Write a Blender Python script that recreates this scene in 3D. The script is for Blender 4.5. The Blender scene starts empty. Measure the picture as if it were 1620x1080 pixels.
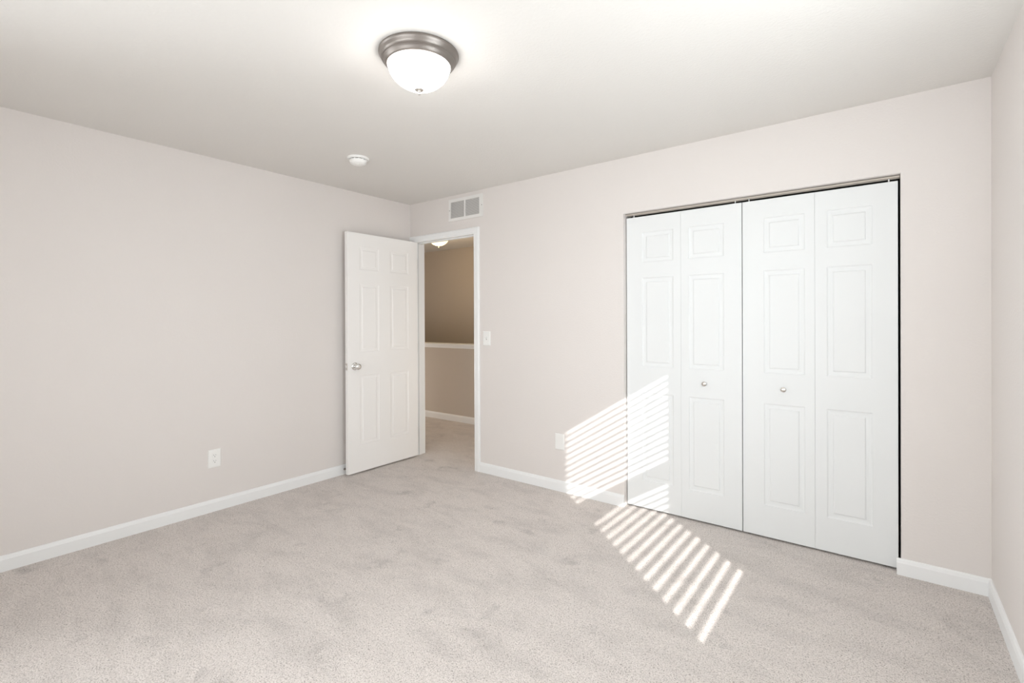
import bpy, bmesh, math, random
from mathutils import Vector, Matrix

random.seed(4)
SC = bpy.context.scene
COL = SC.collection
PI = math.pi

# ------------------------------------------------------------------ camera
F_PX, CY = 770.33, 510.09
YAW, PITCH, ROLL = -0.65349, -0.00311, -0.00423
cam_d = bpy.data.cameras.new('camera')
cam = bpy.data.objects.new('camera', cam_d)
COL.objects.link(cam)
fw = Vector((math.sin(YAW)*math.cos(PITCH), math.cos(YAW)*math.cos(PITCH), math.sin(PITCH)))
rt = Vector((math.cos(YAW), -math.sin(YAW), 0))
up = rt.cross(fw)
r2 = rt*math.cos(ROLL)+up*math.sin(ROLL)
u2 = -rt*math.sin(ROLL)+up*math.cos(ROLL)
M = Matrix((r2, u2, -fw)).transposed().to_4x4()
M.translation = Vector((3.68479, -3.18235, 1.30364))
cam.matrix_world = M
cam_d.sensor_width = 36.0
cam_d.lens = F_PX/1620*36.0
cam_d.shift_y = (CY-540.0)/1620.0
cam_d.clip_start = 0.02
SC.camera = cam

# ------------------------------------------------------------------ light and exposure
SUN_STRENGTH = 8.5
SKY_STRENGTH = 2.0
SIDE_DAYLIGHT = 27.0
BLIND_FILL = 9.5
REAR_FILL = 20.5
LEFT_FILL = 25.0
LAMP_GLOW = 18.0
HALL_GLOW = 1.8
HALL_LAMP = 7.0
HALL_END_FILL = 15.0
HALL_SIDE_FILL = 5.0

SC.view_settings.view_transform = 'Standard'
SC.view_settings.look = 'None'
SC.view_settings.gamma = 1.0
SC.view_settings.use_curve_mapping = False
SC.view_settings.exposure = 0.03
SC.cycles.use_denoising = True
SC.cycles.max_bounces = 10
SC.cycles.diffuse_bounces = 7
SC.cycles.transparent_max_bounces = 12
SC.cycles.sample_clamp_indirect = 6.0

world = bpy.data.worlds.new('daylight_sky')
SC.world = world
world.use_nodes = True
wn = world.node_tree.nodes
wn['Background'].inputs['Color'].default_value = (0.80, 0.90, 1.0, 1)
wn['Background'].inputs['Strength'].default_value = SKY_STRENGTH

SUN_DIR = Vector((-1.0, 0.87, -0.63)).normalized()
sd = bpy.data.lights.new('sun', 'SUN')
sd.energy = SUN_STRENGTH
sd.angle = math.radians(0.53)
sd.color = (1.0, 0.97, 0.93)
sun = bpy.data.objects.new('sun', sd)
sun.rotation_euler = SUN_DIR.to_track_quat('-Z', 'Y').to_euler()
sun.location = (9, -7, 6)
COL.objects.link(sun)


def area(name, loc, direction, sx, sy, power, color=(1, 1, 1), spread=180):
    d = bpy.data.lights.new(name, 'AREA')
    d.shape = 'RECTANGLE'
    d.size, d.size_y = sx, sy
    d.energy = power
    d.color = color
    d.spread = math.radians(spread)
    o = bpy.data.objects.new(name, d)
    o.location = loc
    o.rotation_euler = Vector(direction).to_track_quat('-Z', 'Y').to_euler()
    COL.objects.link(o)
    return o


# daylight entering by the side window
area('side_window_daylight', (4.40, -1.73, 1.33), (-1, 0, 0), 1.2, 1.7, SIDE_DAYLIGHT, (0.90, 0.96, 1.0))
# added strip lamps in the window reveal, standing in for daylight off the slats
for sz in (1.05, 1.75):
    area('blind_fill', (4.085, -1.76, sz), (-1, 0.15, 0.85), 0.80, 0.10, BLIND_FILL, (0.88, 0.95, 1.0))
area('rear_fill_light', (2.55, -3.98, 1.20), (0, 1, 0), 1.9, 1.2, REAR_FILL, (0.92, 0.965, 1.0), 130)  # added fill lamp in front of the made-up rear window
area('left_fill_light', (0.03, -3.48, 1.20), (1, 0, 0), 0.85, 1.2, LEFT_FILL, (0.92, 0.965, 1.0), 105)  # added fill lamp at the made-up left window, brightens the right side
# added fill lamps at both ends of the landing, no source seen there
area('hall_end_fill', (-3.0, 0.75, 0.50), (1, 0, 0), 1.1, 0.85, HALL_END_FILL, (1.0, 0.96, 0.92))
area('hall_side_fill', (1.45, 0.75, 0.95), (-1, 0, 0), 0.9, 1.3, HALL_SIDE_FILL, (1.0, 0.90, 0.78))


# ------------------------------------------------------------------ materials
def mat(name, color, rough=0.6, metal=0.0, spec=0.5):
    m = bpy.data.materials.new(name)
    m.use_nodes = True
    b = m.node_tree.nodes['Principled BSDF']
    b.inputs['Base Color'].default_value = (*color, 1)
    b.inputs['Roughness'].default_value = rough
    b.inputs['Metallic'].default_value = metal
    b.inputs['Specular IOR Level'].default_value = spec
    return m


def add_bump(m, scale, strength, dist, detail=2.0, var=0.0):
    nt = m.node_tree
    b = nt.nodes['Principled BSDF']
    geo = nt.nodes.new('ShaderNodeNewGeometry')
    n = nt.nodes.new('ShaderNodeTexNoise')
    n.inputs['Scale'].default_value = scale
    n.inputs['Detail'].default_value = detail
    nt.links.new(geo.outputs['Position'], n.inputs['Vector'])
    bp = nt.nodes.new('ShaderNodeBump')
    bp.inputs['Strength'].default_value = strength
    bp.inputs['Distance'].default_value = dist
    nt.links.new(n.outputs['Fac'], bp.inputs['Height'])
    nt.links.new(bp.outputs['Normal'], b.inputs['Normal'])
    if var > 0:
        c = b.inputs['Base Color'].default_value[:]
        n2 = nt.nodes.new('ShaderNodeTexNoise')
        n2.inputs['Scale'].default_value = 1.7
        nt.links.new(geo.outputs['Position'], n2.inputs['Vector'])
        mx = nt.nodes.new('ShaderNodeMix')
        mx.data_type = 'RGBA'
        mx.inputs['A'].default_value = [v*(1-var) for v in c[:3]]+[1]
        mx.inputs['B'].default_value = [v*(1+var) for v in c[:3]]+[1]
        nt.links.new(n2.outputs['Fac'], mx.inputs['Factor'])
        nt.links.new(mx.outputs['Result'], b.inputs['Base Color'])
    return m


M_WALL = add_bump(mat('wall_paint', (0.740, 0.703, 0.678), 0.75, spec=0.3), 95, 0.35, 0.0025, 3, 0.006)
M_CEIL = add_bump(mat('ceiling_paint', (0.735, 0.718, 0.690), 0.85, spec=0.2), 80, 0.35, 0.004, 4, 0.006)
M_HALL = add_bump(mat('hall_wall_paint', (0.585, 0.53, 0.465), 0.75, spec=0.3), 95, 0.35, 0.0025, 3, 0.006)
M_TRIM = add_bump(mat('white_trim_paint', (0.85, 0.86, 0.86), 0.45), 30, 0.05, 0.001)
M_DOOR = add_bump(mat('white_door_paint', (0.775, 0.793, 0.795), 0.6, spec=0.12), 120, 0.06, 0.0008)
M_ENTRY = add_bump(mat('warm_white_door_lifted', (0.895, 0.885, 0.87), 0.5, spec=0.3), 120, 0.06, 0.0008)  # warm white; extra brightness in the colour stands in for light on it
M_PLASTIC = add_bump(mat('white_plastic', (0.86, 0.86, 0.84), 0.35), 40, 0.03, 0.0005)
M_SLOT = add_bump(mat('dark_slot', (0.12, 0.11, 0.10), 0.6), 60, 0.05, 0.0005)
M_NICKEL = add_bump(mat('brushed_nickel', (0.27, 0.245, 0.225), 0.42, 1.0), 200, 0.05, 0.0005)
M_KNOB = add_bump(mat('satin_nickel', (0.66, 0.63, 0.59), 0.28, 1.0), 60, 0.02, 0.0003)
M_CHROME = add_bump(mat('polished_chrome', (0.80, 0.80, 0.79), 0.12, 1.0), 60, 0.02, 0.0003)
M_TRACK = add_bump(mat('closet_track_metal', (0.55, 0.50, 0.44), 0.5, 0.3), 60, 0.05, 0.0005)
M_GRILLE = add_bump(mat('white_enamel', (0.80, 0.79, 0.77), 0.45), 60, 0.03, 0.0005)
M_DUCT = add_bump(mat('grille_backing', (0.42, 0.41, 0.40), 0.8), 60, 0.05, 0.0005)
M_SLAT = add_bump(mat('white_blind_slat', (0.88, 0.88, 0.86), 0.5), 60, 0.03, 0.0005)
M_SUB = add_bump(mat('closet_interior_shade', (0.30, 0.28, 0.26), 0.9), 95, 0.3, 0.002)  # shade of the enclosed closet put into its wall colour


def emit_mat(name, color, strength, edge=None):
    m = bpy.data.materials.new(name)
    m.use_nodes = True
    nt = m.node_tree
    b = nt.nodes['Principled BSDF']
    b.inputs['Base Color'].default_value = (0.9, 0.9, 0.88, 1)
    b.inputs['Roughness'].default_value = 0.3
    b.inputs['Emission Color'].default_value = (*color, 1)
    b.inputs['Emission Strength'].default_value = strength
    geo = nt.nodes.new('ShaderNodeNewGeometry')
    n = nt.nodes.new('ShaderNodeTexNoise')
    n.inputs['Scale'].default_value = 14
    n.inputs['Detail'].default_value = 3
    nt.links.new(geo.outputs['Position'], n.inputs['Vector'])
    mr = nt.nodes.new('ShaderNodeMapRange')
    mr.inputs['To Min'].default_value = strength*0.85
    mr.inputs['To Max'].default_value = strength*1.15
    nt.links.new(n.outputs['Fac'], mr.inputs['Value'])
    nt.links.new(mr.outputs['Result'], b.inputs['Emission Strength'])
    return m


M_BOWL = emit_mat('lit_frosted_glass', (1.0, 0.975, 0.95), LAMP_GLOW)
M_HALLBOWL = emit_mat('lit_warm_frosted_glass', (1.0, 0.80, 0.40), HALL_GLOW)


def glass_mat():
    m = bpy.data.materials.new('window_glass')
    m.use_nodes = True
    nt = m.node_tree
    nt.nodes.remove(nt.nodes['Principled BSDF'])
    out = nt.nodes['Material Output']
    tr = nt.nodes.new('ShaderNodeBsdfTransparent')
    gl = nt.nodes.new('ShaderNodeBsdfGlossy')
    gl.inputs['Roughness'].default_value = 0.02
    mx = nt.nodes.new('ShaderNodeMixShader')
    mx.inputs['Fac'].default_value = 0.06
    nt.links.new(tr.outputs[0], mx.inputs[1])
    nt.links.new(gl.outputs[0], mx.inputs[2])
    nt.links.new(mx.outputs[0], out.inputs['Surface'])
    return m


M_GLASS = glass_mat()


def carpet_mat():
    m = bpy.data.materials.new('cut_pile_carpet')
    m.use_nodes = True
    nt = m.node_tree
    L = nt.links.new
    b = nt.nodes['Principled BSDF']
    b.inputs['Roughness'].default_value = 0.95
    b.inputs['Specular IOR Level'].default_value = 0.1
    b.inputs['Sheen Weight'].default_value = 0.15
    geo = nt.nodes.new('ShaderNodeNewGeometry')

    def noise(scale, detail, rough=0.5, dist=0.0, vec=None):
        n = nt.nodes.new('ShaderNodeTexNoise')
        n.inputs['Scale'].default_value = scale
        n.inputs['Detail'].default_value = detail
        n.inputs['Roughness'].default_value = rough
        n.inputs['Distortion'].default_value = dist
        L(vec or geo.outputs['Position'], n.inputs['Vector'])
        return n
    tuft = noise(210, 3, 0.7, 0.9)
    # yarn colours: dark where the tuft noise is low, light where high
    ramp = nt.nodes.new('ShaderNodeValToRGB')
    ramp.color_ramp.elements[0].position = 0.35
    ramp.color_ramp.elements[0].color = (0.27, 0.235, 0.21, 1)
    ramp.color_ramp.elements[1].position = 0.66
    ramp.color_ramp.elements[1].color = (0.89, 0.838, 0.805, 1)
    e = ramp.color_ramp.elements.new(0.46)
    e.color = (0.705, 0.648, 0.611, 1)
    L(tuft.outputs['Fac'], ramp.inputs['Fac'])
    # brushed patches where the pile leans another way (footprints, vacuum strokes)
    mp = nt.nodes.new('ShaderNodeMapping')
    mp.inputs['Rotation'].default_value = (0, 0, 0.5)
    mp.inputs['Scale'].default_value = (1.0, 2.2, 1.0)
    L(geo.outputs['Position'], mp.inputs['Vector'])
    p1 = noise(3.2, 4, 0.6, 0.3, mp.outputs['Vector'])
    r1 = nt.nodes.new('ShaderNodeMapRange')
    r1.inputs['From Min'].default_value = 0.32
    r1.inputs['From Max'].default_value = 0.55
    r1.inputs['To Min'].default_value = 0.90
    r1.inputs['To Max'].default_value = 1.03
    L(p1.outputs['Fac'], r1.inputs['Value'])
    mul = nt.nodes.new('ShaderNodeVectorMath')
    mul.operation = 'SCALE'
    p2 = noise(5.0, 4, 0.6, 0.25)
    r2_ = nt.nodes.new('ShaderNodeMapRange')
    r2_.inputs['From Min'].default_value = 0.60
    r2_.inputs['From Max'].default_value = 0.72
    r2_.inputs['To Min'].default_value = 1.0
    r2_.inputs['To Max'].default_value = 0.80
    L(p2.outputs['Fac'], r2_.inputs['Value'])
    pm = nt.nodes.new('ShaderNodeMath')
    pm.operation = 'MULTIPLY'
    L(r1.outputs['Result'], pm.inputs[0])
    L(r2_.outputs['Result'], pm.inputs[1])
    L(ramp.outputs['Color'], mul.inputs[0])
    L(pm.outputs[0], mul.inputs['Scale'])
    L(mul.outputs['Vector'], b.inputs['Base Color'])
    h2 = noise(340, 2)
    add = nt.nodes.new('ShaderNodeMath')
    add.operation = 'ADD'
    L(tuft.outputs['Fac'], add.inputs[0])
    L(h2.outputs['Fac'], add.inputs[1])
    bp = nt.nodes.new('ShaderNodeBump')
    bp.inputs['Strength'].default_value = 0.6
    bp.inputs['Distance'].default_value = 0.008
    L(add.outputs[0], bp.inputs['Height'])
    L(bp.outputs['Normal'], b.inputs['Normal'])
    return m


M_CARPET = carpet_mat()


# ------------------------------------------------------------------ helpers
def tag(o, label=None, cat=None, group=None, kind=None):
    if label: o['label'] = label
    if cat: o['category'] = cat
    if group: o['group'] = group
    if kind: o['kind'] = kind
    return o


def empty(name, loc, label, cat, group=None, kind=None):
    o = bpy.data.objects.new(name, None)
    o.empty_display_size = 0.05
    COL.objects.link(o)
    o.location = loc
    return tag(o, label, cat, group, kind)


def build(name, bm, m, parent=None, smooth=False, origin=(0, 0, 0)):
    """bm is in world metres; origin is where the object's own origin sits."""
    bmesh.ops.remove_doubles(bm, verts=bm.verts, dist=1e-5)
    bmesh.ops.recalc_face_normals(bm, faces=bm.faces)
    org = Vector(parent_origin(parent)) if parent else Vector(origin)
    for v in bm.verts:
        v.co -= org
    me = bpy.data.meshes.new(name)
    bm.to_mesh(me)
    bm.free()
    me.materials.append(m)
    if smooth:
        for p in me.polygons:
            p.use_smooth = True
        try:
            me.set_sharp_from_angle(angle=math.radians(35))
        except Exception:
            pass
    o = bpy.data.objects.new(name, me)
    COL.objects.link(o)
    if parent:
        o.parent = parent
    else:
        o.location = org
    return o


def parent_origin(p):
    v = Vector((0, 0, 0))
    while p:
        v += Vector(p.location)
        p = p.parent
    return v


def box(bm, a, b, bevel=0.0, seg=2):
    a, b = Vector([min(p) for p in zip(a, b)]), Vector([max(p) for p in zip(a, b)])
    r = bmesh.ops.create_cube(bm, size=1.0, matrix=Matrix.Translation((a+b)/2) @ Matrix.Diagonal((*(b-a), 1)))
    if bevel > 0:
        es = list({e for v in r['verts'] for e in v.link_edges})
        bmesh.ops.bevel(bm, geom=es, offset=bevel, segments=seg, affect='EDGES', profile=0.5)
    return bm


def lathe(bm, prof, origin, axis=(0, 0, 1), n=64):
    """prof: (radius, distance along axis)"""
    q = Vector((0, 0, 1)).rotation_difference(Vector(axis))
    o = Vector(origin)
    rings = []
    for r, z in prof:
        if r < 1e-6:
            rings.append([bm.verts.new(o + q @ Vector((0, 0, z)))])
        else:
            rings.append([bm.verts.new(o + q @ Vector((r*math.cos(2*PI*k/n), r*math.sin(2*PI*k/n), z))) for k in range(n)])
    for A, B in zip(rings, rings[1:]):
        for k in range(n):
            k2 = (k+1) % n
            if len(A) == 1 and len(B) == 1:
                continue
            if len(A) == 1:
                bm.faces.new((A[0], B[k], B[k2]))
            elif len(B) == 1:
                bm.faces.new((A[k], A[k2], B[0]))
            else:
                bm.faces.new((A[k], A[k2], B[k2], B[k]))
    return bm


def prism(bm, prof, p0, p1, out, m0=0.0, m1=0.0):
    """Profile (out, up) swept from p0 to p1; m0/m1 shift the ends by that share of 'out' (mitres)."""
    p0, p1, out = Vector(p0), Vector(p1), Vector(out)
    d = (p1-p0).normalized()
    up_ = Vector((0, 0, 1))
    A = [bm.verts.new(p0 + out*x + up_*z + d*(m0*x)) for x, z in prof]
    B = [bm.verts.new(p1 + out*x + up_*z + d*(m1*x)) for x, z in prof]
    n = len(prof)
    for i in range(n):
        j = (i+1) % n
        bm.faces.new((A[i], A[j], B[j], B[i]))
    bm.faces.new(A)
    bm.faces.new(B)
    return bm


def wall_slab(bm, u0, u1, z0, z1, holes, place, thick):
    """Slab with rectangular holes; place(u, z, t) -> world point, t from 0 (room face) to thick."""
    us = sorted({u0, u1, *[h[0] for h in holes], *[h[1] for h in holes]})
    zs = sorted({z0, z1, *[h[2] for h in holes], *[h[3] for h in holes]})
    us = [u for u in us if u0 <= u <= u1]
    zs = [z for z in zs if z0 <= z <= z1]

    def solid(i, j):
        if i < 0 or j < 0 or i >= len(us)-1 or j >= len(zs)-1:
            return False
        cu, cz = (us[i]+us[i+1])/2, (zs[j]+zs[j+1])/2
        return not any(h[0] < cu < h[1] and h[2] < cz < h[3] for h in holes)

    def quad(*pts):
        bm.faces.new([bm.verts.new(place(*p)) for p in pts])
    for i in range(len(us)-1):
        for j in range(len(zs)-1):
            if not solid(i, j):
                continue
            a, b, c, d = us[i], us[i+1], zs[j], zs[j+1]
            quad((a, c, 0), (b, c, 0), (b, d, 0), (a, d, 0))
            quad((a, c, thick), (b, c, thick), (b, d, thick), (a, d, thick))
            if not solid(i-1, j): quad((a, c, 0), (a, d, 0), (a, d, thick), (a, c, thick))
            if not solid(i+1, j): quad((b, c, 0), (b, d, 0), (b, d, thick), (b, c, thick))
            if not solid(i, j-1): quad((a, c, 0), (b, c, 0), (b, c, thick), (a, c, thick))
            if not solid(i, j+1): quad((a, d, 0), (b, d, 0), (b, d, thick), (a, d, thick))
    return bm


def panel_leaf(bm, u0, u1, z0, z1, panels, place, thick, both=True, relief=1.0):
    """Moulded panel door leaf: flat stiles and rails with sunk ogee borders round raised fields."""
    prof = [(i, d*relief) for i, d in ((0, 0), (0.002, 0.003), (0.008, 0.0055), (0.018, 0.0064), (0.028, 0.0058), (0.0305, 0.0028), (0.034, 0.0010))]
    us = sorted({u0, u1, *[p[0] for p in panels], *[p[1] for p in panels]})
    zs = sorted({z0, z1, *[p[2] for p in panels], *[p[3] for p in panels]})

    def quad(*pts):
        bm.faces.new([bm.verts.new(place(*p)) for p in pts])
    for side in ((0, 1), (thick, -1)) if both else ((0, 1),):
        t0, s = side
        for i in range(len(us)-1):
            for j in range(len(zs)-1):
                cu, cz = (us[i]+us[i+1])/2, (zs[j]+zs[j+1])/2
                if any(p[0] < cu < p[1] and p[2] < cz < p[3] for p in panels):
                    continue
                a, b, c, d = us[i], us[i+1], zs[j], zs[j+1]
                quad((a, c, t0), (b, c, t0), (b, d, t0), (a, d, t0))
        for a, b, c, d in panels:
            for (i0, d0), (i1, d1) in zip(prof, prof[1:]):
                o = [(a+i0, c+i0), (b-i0, c+i0), (b-i0, d-i0), (a+i0, d-i0)]
                n = [(a+i1, c+i1), (b-i1, c+i1), (b-i1, d-i1), (a+i1, d-i1)]
                for k in range(4):
                    k2 = (k+1) % 4
                    quad((*o[k], t0+s*d0), (*o[k2], t0+s*d0), (*n[k2], t0+s*d1), (*n[k], t0+s*d1))
            i, dd = prof[-1]
            quad((a+i, c+i, t0+s*dd), (b-i, c+i, t0+s*dd), (b-i, d-i, t0+s*dd), (a+i, d-i, t0+s*dd))
    # rim: split like the faces so the shell closes
    for a, b in zip(us, us[1:]):
        quad((a, z0, 0), (b, z0, 0), (b, z0, thick), (a, z0, thick))
        quad((a, z1, 0), (b, z1, 0), (b, z1, thick), (a, z1, thick))
    for c, d in zip(zs, zs[1:]):
        quad((u0, c, 0), (u0, d, 0), (u0, d, thick), (u0, c, thick))
        quad((u1, c, 0), (u1, d, 0), (u1, d, thick), (u1, c, thick))
    return bm


def struct(name, bm, m, label, cat, **k):
    return tag(build(name, bm, m, **k), label, cat, kind='structure')


# ------------------------------------------------------------------ room dimensions (metres)
W = 4.082          # left wall x=0, right wall x=W
YR = -4.05         # rear wall behind the camera
H = 2.44
T = 0.125          # wall thickness
DX0, DX1, DZ = 0.062, 0.836, 2.068     # clear doorway
CX0, CX1, CZ = 2.233, 3.7495, 2.051    # closet opening
HALF_Y, FAR_Y = 1.414, 2.34            # half wall and stairwell wall beyond the door

# ------------------------------------------------------------------ shell
bm = bmesh.new(); box(bm, (-3.2, YR-0.2, -0.15), (W+T, HALF_Y+0.12, 0.0))
struct('floor', bm, M_CARPET, 'beige cut-pile carpet running wall to wall and out through the doorway', 'floor')
bm = bmesh.new(); box(bm, (-3.2, YR-0.2, H), (W+T+0.6, FAR_Y+0.2, H+0.15))
struct('ceiling', bm, M_CEIL, 'textured off-white ceiling', 'ceiling')
LWY0, LWY1, LWZ0, LWZ1 = -3.93, -3.03, 0.55, 2.05
bm = bmesh.new()
wall_slab(bm, YR, 0, 0, H, [(LWY0, LWY1, LWZ0, LWZ1)], lambda u, z, t: (-t, u, z), T)
struct('wall_left', bm, M_WALL, 'plain pale greige wall behind the open white door', 'wall')
bm = bmesh.new()
wall_slab(bm, -3.2, W+T, 0, H, [(DX0-0.019, DX1+0.019, -1, DZ+0.019), (CX0, CX1, -1, CZ)],
          lambda u, z, t: (u, t, z), T)
struct('wall_back', bm, M_WALL, 'pale greige wall holding the doorway and the closet', 'wall')
WY0, WY1, WZ0, WZ1 = -2.205, -1.315, 0.585, 2.12
bm = bmesh.new()
wall_slab(bm, YR, 0, 0, H, [(WY0, WY1, WZ0, WZ1)], lambda u, z, t: (W+t, u, z), 0.16)
struct('wall_right', bm, M_WALL, 'pale greige wall at the right edge of the photo', 'wall')
RX0, RX1, RZ0, RZ1 = 1.55, 3.55, 0.55, 1.9
bm = bmesh.new()
wall_slab(bm, -T, W+0.16, 0, H, [(RX0, RX1, RZ0, RZ1)], lambda u, z, t: (u, YR-t, z), T)
struct('wall_rear', bm, M_WALL, 'pale greige wall behind the camera', 'wall')

# closet interior behind the bifold doors
bm = bmesh.new()
box(bm, (2.0, 0.75, 0), (W, 0.80, H))
box(bm, (1.95, T, 0), (2.0, 0.80, H))
box(bm, (W, 0, 0), (W+0.16, 0.80, H))
struct('wall_closet', bm, M_SUB, 'dark closet interior behind the bifold doors', 'wall')

# hall beyond the doorway
bm = bmesh.new()
box(bm, (-3.2, HALF_Y, -2.4), (1.5, HALF_Y+0.11, 0.955))
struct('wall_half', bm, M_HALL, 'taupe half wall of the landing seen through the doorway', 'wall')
bm = bmesh.new()
box(bm, (-3.2, FAR_Y, -2.4), (1.5, FAR_Y+0.1, H))
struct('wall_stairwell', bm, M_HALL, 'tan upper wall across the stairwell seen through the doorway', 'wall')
bm = bmesh.new()
box(bm, (-3.3, T, -2.4), (-3.2, FAR_Y, H))
box(bm, (1.5, T, -2.4), (1.6, FAR_Y, H))
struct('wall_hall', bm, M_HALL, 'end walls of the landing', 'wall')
bm = bmesh.new()
box(bm, (-3.2, HALF_Y+0.11, -2.5), (1.5, FAR_Y, -2.4))
struct('floor_stairwell', bm, M_CARPET, 'carpet at the foot of the stairwell', 'floor')
bm = bmesh.new()
box(bm, (-3.2, HALF_Y-0.028, 0.986), (1.5, HALF_Y+0.138, 1.011), 0.006, 3)
box(bm, (-3.2, HALF_Y-0.016, 0.952), (1.5, HALF_Y+0.126, 0.986), 0.004, 2)
struct('trim_3', bm, M_TRIM, 'white cap rail on top of the landing half wall', 'rail')

# ------------------------------------------------------------------ baseboards
BP = [(0, 0), (0.0135, 0), (0.0135, 0.062), (0.0115, 0.068), (0.0095, 0.076), (0.005, 0.082), (0, 0.083)]
bm = bmesh.new(); prism(bm, BP, (0, YR, 0), (0, -0.02, 0), (1, 0, 0), 0, 0)
struct('baseboard_left', bm, M_TRIM, 'white baseboard along the left wall', 'baseboard')
bm = bmesh.new(); prism(bm, BP, (0.899, 0, 0), (CX0, 0, 0), (0, -1, 0))
struct('baseboard_back', bm, M_TRIM, 'white baseboard between the doorway and the closet', 'baseboard')
bm = bmesh.new(); prism(bm, BP, (3.731, 0, 0), (W, 0, 0), (0, -1, 0), 0, -1)
struct('baseboard_back.001', bm, M_TRIM, 'short white baseboard right of the closet', 'baseboard')
bm = bmesh.new(); prism(bm, BP, (W, 0, 0), (W, YR, 0), (-1, 0, 0), 1, 0)
struct('baseboard_right', bm, M_TRIM, 'white baseboard along the right wall', 'baseboard')
bm = bmesh.new(); prism(bm, BP, (-3.2, HALF_Y, 0), (1.5, HALF_Y, 0), (0, -1, 0))
struct('baseboard_hall', bm, M_TRIM, 'white baseboard of the landing half wall', 'baseboard')

# ------------------------------------------------------------------ door casing and jamb
bm = bmesh.new()
CP = [(0.0, 0.0), (0.010, 0.0), (0.0135, 0.006), (0.0125, 0.014), (0.016, 0.024), (0.017, 0.050), (0.012, 0.060), (0.0, 0.060)]
# profile (thickness, distance from inner edge) swept round the opening with mitres
xi0, xi1, zi = DX0-0.002, DX1+0.002, DZ-0.004


def casing_piece(bm, path):
    rings = []
    for pos, ou in path:
        rings.append([bm.verts.new((pos[0]+ou[0]*w, -t, pos[1]+ou[1]*w)) for t, w in CP])
    for A, B in zip(rings, rings[1:]):
        for i in range(len(CP)):
            j = (i+1) % len(CP)
            bm.faces.new((A[i], A[j], B[j], B[i]))
    bm.faces.new(rings[0]); bm.faces.new(rings[-1])


casing_piece(bm, [((xi0, 0.0), (-1, 0)), ((xi0, zi), (-0.999, 1)), ((xi1, zi), (1, 1)), ((xi1, 0.0), (1, 0))])
struct('trim_1', bm, M_TRIM, 'white moulded casing around the open doorway', 'door casing')
bm = bmesh.new()
box(bm, (DX0-0.019, 0, 0), (DX0, T, DZ+0.019))
box(bm, (DX1, 0, 0), (DX1+0.019, T, DZ+0.019))
box(bm, (DX0, 0, DZ), (DX1, T, DZ+0.019))
box(bm, (DX0, 0.040, 0), (DX0+0.011, 0.075, DZ-0.011), 0.002, 1)
box(bm, (DX1-0.011, 0.040, 0), (DX1, 0.075, DZ-0.011), 0.002, 1)
box(bm, (DX0, 0.040, DZ-0.011), (DX1, 0.075, DZ), 0.002, 1)
jamb = struct('trim_2', bm, M_TRIM, 'white door jamb lining the doorway', 'door jamb')
bm = bmesh.new(); box(bm, (DX1-0.0015, 0.004, 0.895), (DX1+0.0005, 0.034, 0.955), 0.0005, 1)
build('strike_plate', bm, M_NICKEL, jamb)

# ------------------------------------------------------------------ room door, open 90 degrees into the room
LX0, LX1 = 0.069, 0.104       # leaf thickness: hidden face, visible face
LY0, LY1 = -0.776, -0.006
door = empty('door_1', (0.064, -0.003, 0.0), 'white six-panel door standing open against the left wall', 'door', kind='structure')
bm = bmesh.new()
pan = [(y0, y1, z0, z1) for y0, y1 in ((-0.657, -0.455), (-0.331, -0.118))
       for z0, z1 in ((0.247, 0.840), (1.042, 1.630), (1.750, 1.948))]
panel_leaf(bm, LY0, LY1, 0.015, 2.064, pan, lambda u, z, t: (LX1-t, u, z), LX1-LX0, relief=0.6)
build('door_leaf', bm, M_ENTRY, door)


def knob_set(parent, x, y, z, side):
    bm = bmesh.new()
    lathe(bm, [(0, 0), (0.033, 0), (0.033, 0.003), (0.031, 0.006), (0.024, 0.009), (0.013, 0.010), (0.012, 0.024),
               (0.014, 0.029), (0.021, 0.034), (0.0265, 0.042), (0.0275, 0.050), (0.025, 0.057), (0.018, 0.062), (0.010, 0.0645), (0, 0.065)],
          (x, y, z), (side, 0, 0), 40)
    return build('door_knob', bm, M_CHROME, parent, smooth=True)


k1 = knob_set(door, LX1, -0.708, 0.924, 1)
k1['label'] = 'round polished metal knob'
# the knob on the wall side is short of the wall
bm = bmesh.new()
lathe(bm, [(0, 0), (0.033, 0), (0.033, 0.003), (0.024, 0.008), (0.012, 0.010), (0.012, 0.020), (0.022, 0.030), (0.027, 0.040), (0.026, 0.050), (0.016, 0.058), (0, 0.060)],
      (LX0, -0.708, 0.924), (-1, 0, 0), 40)
build('door_knob', bm, M_CHROME, door, smooth=True)
bm = bmesh.new()
box(bm, (0.074, LY0-0.0012, 0.895), (0.099, LY0+0.001, 0.953), 0.0004, 1)
build('latch_plate', bm, M_KNOB, door)
bm = bmesh.new()
box(bm, (0.080, LY0-0.010, 0.915), (0.093, LY0+0.002, 0.933), 0.002, 2)
build('latch_bolt', bm, M_CHROME, door)
for hz in (0.23, 1.05, 1.86):
    bm = bmesh.new()
    lathe(bm, [(0, -0.045), (0.0055, -0.045), (0.0055, 0.045), (0, 0.045)], (0.0625, -0.0045, hz), n=20)
    box(bm, (0.0630, -0.0045, hz-0.044), (0.0655, 0.030, hz+0.044))
    box(bm, (0.0655, -0.0055, hz-0.044), (0.1020, -0.0035, hz+0.044))
    build('hinge', bm, M_KNOB, door, smooth=True)

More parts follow.
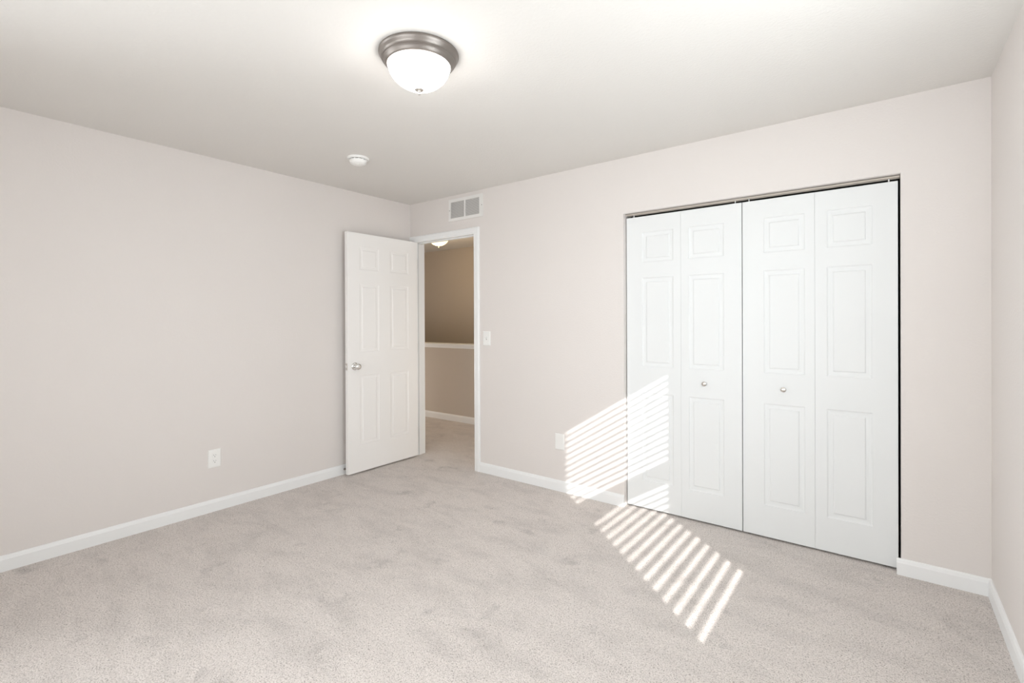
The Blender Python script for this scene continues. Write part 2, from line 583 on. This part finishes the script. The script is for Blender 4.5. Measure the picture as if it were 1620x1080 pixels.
# door stop on the baseboard behind the door
stop = empty('door_stop', (0.0135, -0.74, 0.045), 'small spring door stop on the baseboard behind the open door', 'door stop')
bm = bmesh.new()
lathe(bm, [(0, 0), (0.010, 0), (0.010, 0.003)] + [(0.0045 + 0.0012*(k % 2), 0.004+0.0018*k) for k in range(20)] + [(0, 0.041)],
      (0.0132, -0.752, 0.045), (1, 0, 0), 20)
build('spring', bm, M_NICKEL, stop, smooth=True)
bm = bmesh.new()
lathe(bm, [(0, 0.040), (0.007, 0.040), (0.0075, 0.046), (0.006, 0.053), (0, 0.0545)], (0.0132, -0.752, 0.045), (1, 0, 0), 20)
build('rubber_tip', bm, M_PLASTIC, stop, smooth=True)

# ------------------------------------------------------------------ bifold closet doors
CY0 = 0.040
leaves = [(2.2395, 2.6182, 2.352, 2.568), (2.6191, 2.9895, 2.669, 2.886),
          (2.9945, 3.3707, 3.111, 3.322), (3.3716, 3.7390, 3.428, 3.632)]
PZ = ((0.200, 0.806), (0.988, 1.598), (1.704, 1.911))
pins = (2.290, 2.952, 3.030, 3.702)
for n, (a, b, lab) in enumerate(((0, 1, 'left pair of white bifold closet doors, partly crossed by sunlight stripes'),
                                 (2, 3, 'right pair of white bifold closet doors beside the dark gap'))):
    d = empty('door_%d' % (n+2), (leaves[a][0], CY0, 0.012), lab, 'closet door', kind='structure')
    for li in (a, b):
        x0, x1, p0, p1 = leaves[li]
        bm = bmesh.new()
        panel_leaf(bm, x0, x1, 0.012, 2.022, [(p0, p1, c, e) for c, e in PZ], lambda u, z, t: (u, CY0+t, z), 0.034)
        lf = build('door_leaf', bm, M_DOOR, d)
        bm = bmesh.new()
        lathe(bm, [(0, -0.004), (0.0032, -0.004), (0.0032, 0.018), (0, 0.018)], (pins[li], CY0+0.010, 2.022), n=16)
        box(bm, (pins[li]-0.013, CY0+0.004, 2.0215), (pins[li]+0.013, CY0+0.016, 2.0235))
        build('pivot_pin', bm, M_PLASTIC, lf, smooth=True)
    kx = (2.770, 3.215)[n]
    bm = bmesh.new()
    lathe(bm, [(0, 0), (0.0080, 0), (0.0065, 0.008), (0.0075, 0.012), (0.0130, 0.016), (0.0145, 0.020), (0.0132, 0.025), (0.008, 0.028), (0, 0.029)],
          (kx, CY0, 0.898), (0, -1, 0), 32)
    kb = build('knob', bm, M_KNOB, d, smooth=True)
    kb['label'] = 'small round satin nickel knob'
    # hinges between the two leaves, on the closet side
    hx = (leaves[a][1]+leaves[b][0])/2
    for hz in (0.25, 1.02, 1.80):
        bm = bmesh.new()
        box(bm, (hx-0.02, CY0+0.034, hz-0.03), (hx+0.02, CY0+0.0365, hz+0.03))
        build('hinge', bm, M_NICKEL, d)

bm = bmesh.new()
ty0, ty1, tz0 = 0.034, 0.070, 2.039
box(bm, (CX0+0.002, ty0, 2.048), (CX1-0.002, ty1, CZ))
box(bm, (CX0+0.002, ty0, tz0), (CX1-0.002, ty0+0.0025, CZ))
box(bm, (CX0+0.002, ty1-0.0025, tz0), (CX1-0.002, ty1, CZ))
struct('trim_4', bm, M_TRACK, 'beige metal track under the head of the closet opening', 'closet track')

# ------------------------------------------------------------------ return-air grille over the doorway
g = empty('air_vent', (0.737, 0, 2.208), 'white two-section return air grille high on the wall above the doorway', 'air vent')
gx0, gx1, gz0, gz1 = 0.533, 0.941, 2.208, 2.405
ia, ib, ic, idd = 0.558, 0.722, 0.738, 0.902
z0, z1 = gz0+0.026, gz1-0.026
bm = bmesh.new()
wall_slab(bm, gx0, gx1, gz0, gz1, [(ia, ib, z0, z1), (ic, idd, z0, z1)], lambda u, z, t: (u, -0.008+t, z), 0.0075)
build('frame', bm, M_GRILLE, g)
for a, b in ((ia, ib), (ic, idd)):
    bm = bmesh.new()
    n = 20
    for k in range(n):
        zc = z0 + (k+0.5)*(z1-z0)/n
        vs = [bm.verts.new(p) for p in ((a, -0.0065, zc-0.0038), (b, -0.0065, zc-0.0038), (b, 0.0, zc+0.0026), (a, 0.0, zc+0.0026),
                                        (a, -0.0065, zc-0.0029), (b, -0.0065, zc-0.0029), (b, 0.0, zc+0.0035), (a, 0.0, zc+0.0035))]
        for f in ((0, 1, 2, 3), (7, 6, 5, 4), (0, 1, 5, 4), (3, 2, 6, 7)):
            bm.faces.new([vs[i] for i in f])
    build('louvre', bm, M_GRILLE, g)
bm = bmesh.new(); box(bm, (gx0+0.02, -0.0012, gz0+0.02), (gx1-0.02, -0.0003, gz1-0.02))
build('backing', bm, M_DUCT, g)
for sx in (gx0+0.011, gx1-0.011):
    bm = bmesh.new(); lathe(bm, [(0, 0.0105), (0.003, 0.010), (0.004, 0.008)], (sx, 0, (gz0+gz1)/2), (0, -1, 0), 16)
    build('screw', bm, M_NICKEL, g, smooth=True)


# ------------------------------------------------------------------ wall plates
def plate_box(bm, c, w, h, place, t=0.006):
    a, b, zz0, zz1 = c[0]-w/2, c[0]+w/2, c[1]-h/2, c[1]+h/2
    rings = [[(a, zz0), (b, zz0), (b, zz1), (a, zz1)]]
    prev = None
    for ins, th in ((0, 0), (0, 0.0025), (0.0015, 0.0045), (0.005, t)):
        r = [bm.verts.new(place(u, z, th)) for u, z in ((a+ins, zz0+ins), (b-ins, zz0+ins), (b-ins, zz1-ins), (a+ins, zz1-ins))]
        if prev:
            for k in range(4):
                bm.faces.new((prev[k], prev[(k+1) % 4], r[(k+1) % 4], r[k]))
        prev = r
    bm.faces.new(prev)


def screw(place, u, z, t, parent, axis):
    bm = bmesh.new()
    lathe(bm, [(0.0032, -0.001), (0.003, 0.0006), (0, 0.0011)], place(u, z, t), axis, 16)
    build('screw', bm, M_PLASTIC, parent, smooth=True)


# left wall duplex receptacle
pl_left = lambda u, z, t: (t, u, z)
o = empty('wall_outlet', (0, -1.764, 0.364), 'white duplex outlet with dark slots on the left wall', 'outlet')
bm = bmesh.new(); plate_box(bm, (-1.764, 0.364), 0.080, 0.124, pl_left); build('cover_plate', bm, M_PLASTIC, o)
for dz in (0.0195, -0.0195):
    bm = bmesh.new()
    oc = [(-0.0165, -0.009), (-0.010, -0.0143), (0.010, -0.0143), (0.0165, -0.009), (0.0165, 0.009), (0.010, 0.0143), (-0.010, 0.0143), (-0.0165, 0.009)]
    A = [bm.verts.new((0.0055, -1.764+u, 0.364+dz+z)) for u, z in oc]
    B = [bm.verts.new((0.0078, -1.764+u*0.97, 0.364+dz+z*0.97)) for u, z in oc]
    for i in range(8):
        bm.faces.new((A[i], A[(i+1) % 8], B[(i+1) % 8], B[i]))
    bm.faces.new(B)
    rc = build('receptacle', bm, M_PLASTIC, o)
    for (u, z, w, h) in ((-0.0065, 0.004, 0.0020, 0.0080), (0.0065, 0.004, 0.0018, 0.0065), (0, -0.0072, 0.0046, 0.0046)):
        bm = bmesh.new()
        box(bm, (0.0074, -1.764+u-w/2, 0.364+dz+z-h/2), (0.0080, -1.764+u+w/2, 0.364+dz+z+h/2))
        build('slot', bm, M_SLOT, rc)
screw(pl_left, -1.764, 0.364, 0.006, o, (1, 0, 0))

# back wall plates
pl_back = lambda u, z, t: (u, -t, z)
o = empty('light_switch', (0.976, 0, 1.156), 'white toggle light switch on the wall right of the doorway', 'light switch')
bm = bmesh.new(); plate_box(bm, (0.976, 1.156), 0.080, 0.122, pl_back); build('cover_plate', bm, M_PLASTIC, o)
bm = bmesh.new(); box(bm, (0.971, -0.0068, 1.144), (0.981, -0.0055, 1.168), 0.0004, 1); build('toggle_collar', bm, M_DUCT, o)
bm = bmesh.new()
vs = [bm.verts.new((0.976+sx*hw, y, z)) for y, z, hw in ((-0.0060, 1.150, 0.0045), (-0.0060, 1.162, 0.0045), (-0.0190, 1.170, 0.0035), (-0.0200, 1.163, 0.0035)) for sx in (-1, 1)]
for f in ((0, 1, 3, 2), (2, 3, 5, 4), (4, 5, 7, 6), (6, 7, 1, 0), (0, 2, 4, 6), (1, 3, 5, 7)):
    bm.faces.new([vs[i] for i in f])
build('toggle', bm, M_PLASTIC, o)
for dz in (0.030, -0.030):
    screw(pl_back, 0.976, 1.156+dz, 0.006, o, (0, -1, 0))

o = empty('wall_plate', (1.705, 0, 0.378), 'blank white cover plate low on the wall at the edge of the sunlight stripes', 'wall plate')
bm = bmesh.new(); plate_box(bm, (1.705, 0.378), 0.080, 0.122, pl_back); build('cover_plate', bm, M_PLASTIC, o)
for dz in (0.021, -0.021):
    screw(pl_back, 1.705, 0.378+dz, 0.006, o, (0, -1, 0))

# ------------------------------------------------------------------ smoke detector
o = empty('smoke_detector', (0.780, -1.140, H), 'small round white smoke detector on the ceiling', 'smoke detector')
c = (0.780, -1.140, H)
bm = bmesh.new(); lathe(bm, [(0, 0), (0.073, 0), (0.073, 0.006), (0.069, 0.012), (0.060, 0.013), (0, 0.013)], c, (0, 0, -1), 56)
build('base', bm, M_PLASTIC, o, smooth=True)
bm = bmesh.new(); lathe(bm, [(0.052, 0.012), (0.052, 0.0175)], c, (0, 0, -1), 56)
build('vent_ring', bm, M_SLOT, o, smooth=True)
bm = bmesh.new(); lathe(bm, [(0.0555, 0.0165), (0.058, 0.018), (0.0575, 0.030), (0.052, 0.039), (0.040, 0.045), (0.018, 0.048), (0, 0.0485)], c, (0, 0, -1), 56)
for k in range(12):
    a = 2*PI*k/12
    box(bm, (c[0]+0.054*math.cos(a)-0.003, c[1]+0.054*math.sin(a)-0.003, H-0.018), (c[0]+0.054*math.cos(a)+0.003, c[1]+0.054*math.sin(a)+0.003, H-0.011))
cv = build('cover', bm, M_PLASTIC, o, smooth=True)
bm = bmesh.new(); lathe(bm, [(0.011, 0.0475), (0.010, 0.0500), (0, 0.0505)], (c[0]+0.01, c[1]-0.01, H), (0, 0, -1), 24)
build('test_button', bm, M_PLASTIC, o, smooth=True)


# ------------------------------------------------------------------ flush ceiling lights
def ceiling_light(name, x, y, label, glass):
    c = (x, y, H)
    o = empty(name, c, label, 'ceiling light')
    bm = bmesh.new()
    lathe(bm, [(0, 0), (0.164, 0), (0.164, 0.002), (0.168, 0.003), (0.168, 0.007), (0.1655, 0.009), (0.162, 0.014), (0.160, 0.022), (0.156, 0.029), (0.152, 0.032),
               (0.152, 0.035), (0.149, 0.0375), (0.145, 0.042), (0.141, 0.049), (0.137, 0.053), (0.133, 0.054), (0.130, 0.046), (0.0, 0.046)], c, (0, 0, -1), 96)
    build('base_ring', bm, M_NICKEL, o, smooth=True)
    bm = bmesh.new()
    pr = [(0.129, 0.047), (0.1315, 0.052)]
    for k in range(1, 29):
        d = math.sin(k/28*PI/2)
        pr.append((0.1305*(1-d**1.75)**0.52 if k < 28 else 0.0, 0.052+0.098*d))
    lathe(bm, pr, c, (0, 0, -1), 96)
    build('glass_bowl', bm, glass, o, smooth=True)
    bm = bmesh.new()
    lathe(bm, [(0, 0.147), (0.017, 0.1475), (0.0195, 0.151), (0.017, 0.154), (0.007, 0.156), (0.0045, 0.160), (0.007, 0.164), (0.0075, 0.168), (0.005, 0.172), (0, 0.174)],
          c, (0, 0, -1), 32)
    f = build('finial', bm, M_KNOB, o, smooth=True)
    return o


ceiling_light('ceiling_light', 2.112, -1.7712, 'lit flush dome ceiling light with brushed nickel ring in the bedroom', M_BOWL)
ceiling_light('ceiling_light', -0.95, 1.30, 'warm lit dome ceiling light seen through the top of the doorway', M_HALLBOWL)
hl = bpy.data.lights.new('hall_lamp_light', 'POINT')
hl.energy = HALL_LAMP
hl.color = (1.0, 0.70, 0.35)
hl.shadow_soft_size = 0.10
hlo = bpy.data.objects.new('hall_lamp_light', hl)
hlo.location = (-0.95, 1.30, 2.15)
COL.objects.link(hlo)

# ------------------------------------------------------------------ side window and blind that stripe the sunlight
w1 = empty('window_1', (W+0.11, (WY0+WY1)/2, WZ0), 'double hung window in the right wall outside the picture', 'window', kind='structure')
gy0, gy1, gzb, gzt = WY0+0.058, WY1-0.045, WZ0+0.05, 2.025
bm = bmesh.new()
xa, xb = W+0.105, W+0.150
box(bm, (xa, WY0, WZ0), (xb, gy0, WZ1))
box(bm, (xa, gy1, WZ0), (xb, WY1, WZ1))
box(bm, (xa, gy0, WZ0), (xb, gy1, gzb))
box(bm, (xa, gy0, gzt), (xb, gy1, WZ1))
build('window_frame', bm, M_TRIM, w1)
bm = bmesh.new(); box(bm, (xa, gy0, 1.290), (xb, gy1, 1.402))
build('meeting_rail', bm, M_TRIM, w1)
bm = bmesh.new(); box(bm, (xa+0.02, gy0, gzb), (xa+0.024, gy1, 1.290))
build('pane', bm, M_GLASS, w1)
bm = bmesh.new(); box(bm, (xa+0.02, gy0, 1.402), (xa+0.024, gy1, gzt))
build('pane', bm, M_GLASS, w1)

bl = empty('window_blind', (W+0.04, (WY0+WY1)/2, WZ1), 'white horizontal slat blind in the right wall window outside the picture', 'blind')
bx = W+0.042
by0, by1 = WY0+0.006, WY1-0.006
bm = bmesh.new(); box(bm, (bx-0.028, by0, WZ1-0.045), (bx+0.028, by1, WZ1-0.001)); build('head_rail', bm, M_SLAT, bl)
bm = bmesh.new()
tilt = math.radians(5)
zz = 0.632
while zz < WZ1-0.06:
    dx, dz = 0.025*math.cos(tilt), 0.025*math.sin(tilt)
    lo, mi, hi = [], [], []
    pts = [(-1, -0.0012), (0, 0.0018), (1, -0.0012)]
    top = [(bx+s*dx, zz+s*dz+cz+0.0012) for s, cz in pts]
    bot = [(bx+s*dx, zz+s*dz+cz-0.0012) for s, cz in reversed(pts)]
    loop = top+bot
    A = [bm.verts.new((x, by0, z)) for x, z in loop]
    B = [bm.verts.new((x, by1, z)) for x, z in loop]
    for i in range(6):
        j = (i+1) % 6
        bm.faces.new((A[i], A[j], B[j], B[i]))
    bm.faces.new(A); bm.faces.new(B)
    zz += 0.0457
build('slats', bm, M_SLAT, bl)
bm = bmesh.new(); box(bm, (bx-0.026, by0, WZ0+0.002), (bx+0.026, by1, WZ0+0.034), 0.003, 1); build('bottom_rail', bm, M_SLAT, bl)

# added windows with closed pale shades, backing the fill lamps: one behind the camera, one in the left wall outside the picture
def added_window(name, u0, u1, z0, z1, place, label):
    """place(u, z, t): t from 0 at the room face outward"""
    w = empty(name, place((u0+u1)/2, z0, 0.05), label, 'window', kind='structure')
    um = (u0+u1)/2
    bm = bmesh.new()
    wall_slab(bm, u0, u1, z0, z1, [(u0+0.05, um-0.02, z0+0.05, z1-0.05), (um+0.02, u1-0.05, z0+0.05, z1-0.05)],
              lambda u, z, t: place(u, z, 0.07+t), 0.04)
    build('window_frame', bm, M_TRIM, w)
    bm = bmesh.new(); box(bm, place(u0+0.05, z0+0.05, 0.088), place(u1-0.05, z1-0.05, 0.092))
    build('pane', bm, M_GLASS, w)
    bm = bmesh.new()
    n = 24
    for k in range(n):
        zc = z0+0.01+k*(z1-z0-0.02)/n
        box(bm, place(u0+0.005, zc, 0.034-0.003*(k % 2)), place(u1-0.005, zc+(z1-z0-0.02)/n, 0.040))
    build('added_shade', bm, M_SLAT, w)


added_window('added_window_2', RX0, RX1, RZ0, RZ1, lambda u, z, t: (u, YR-t, z), 'added wide shaded window in the wall behind the camera')
added_window('added_window_3', LWY0, LWY1, LWZ0, LWZ1, lambda u, z, t: (-t, u, z), 'added narrow shaded window in the left wall outside the picture')
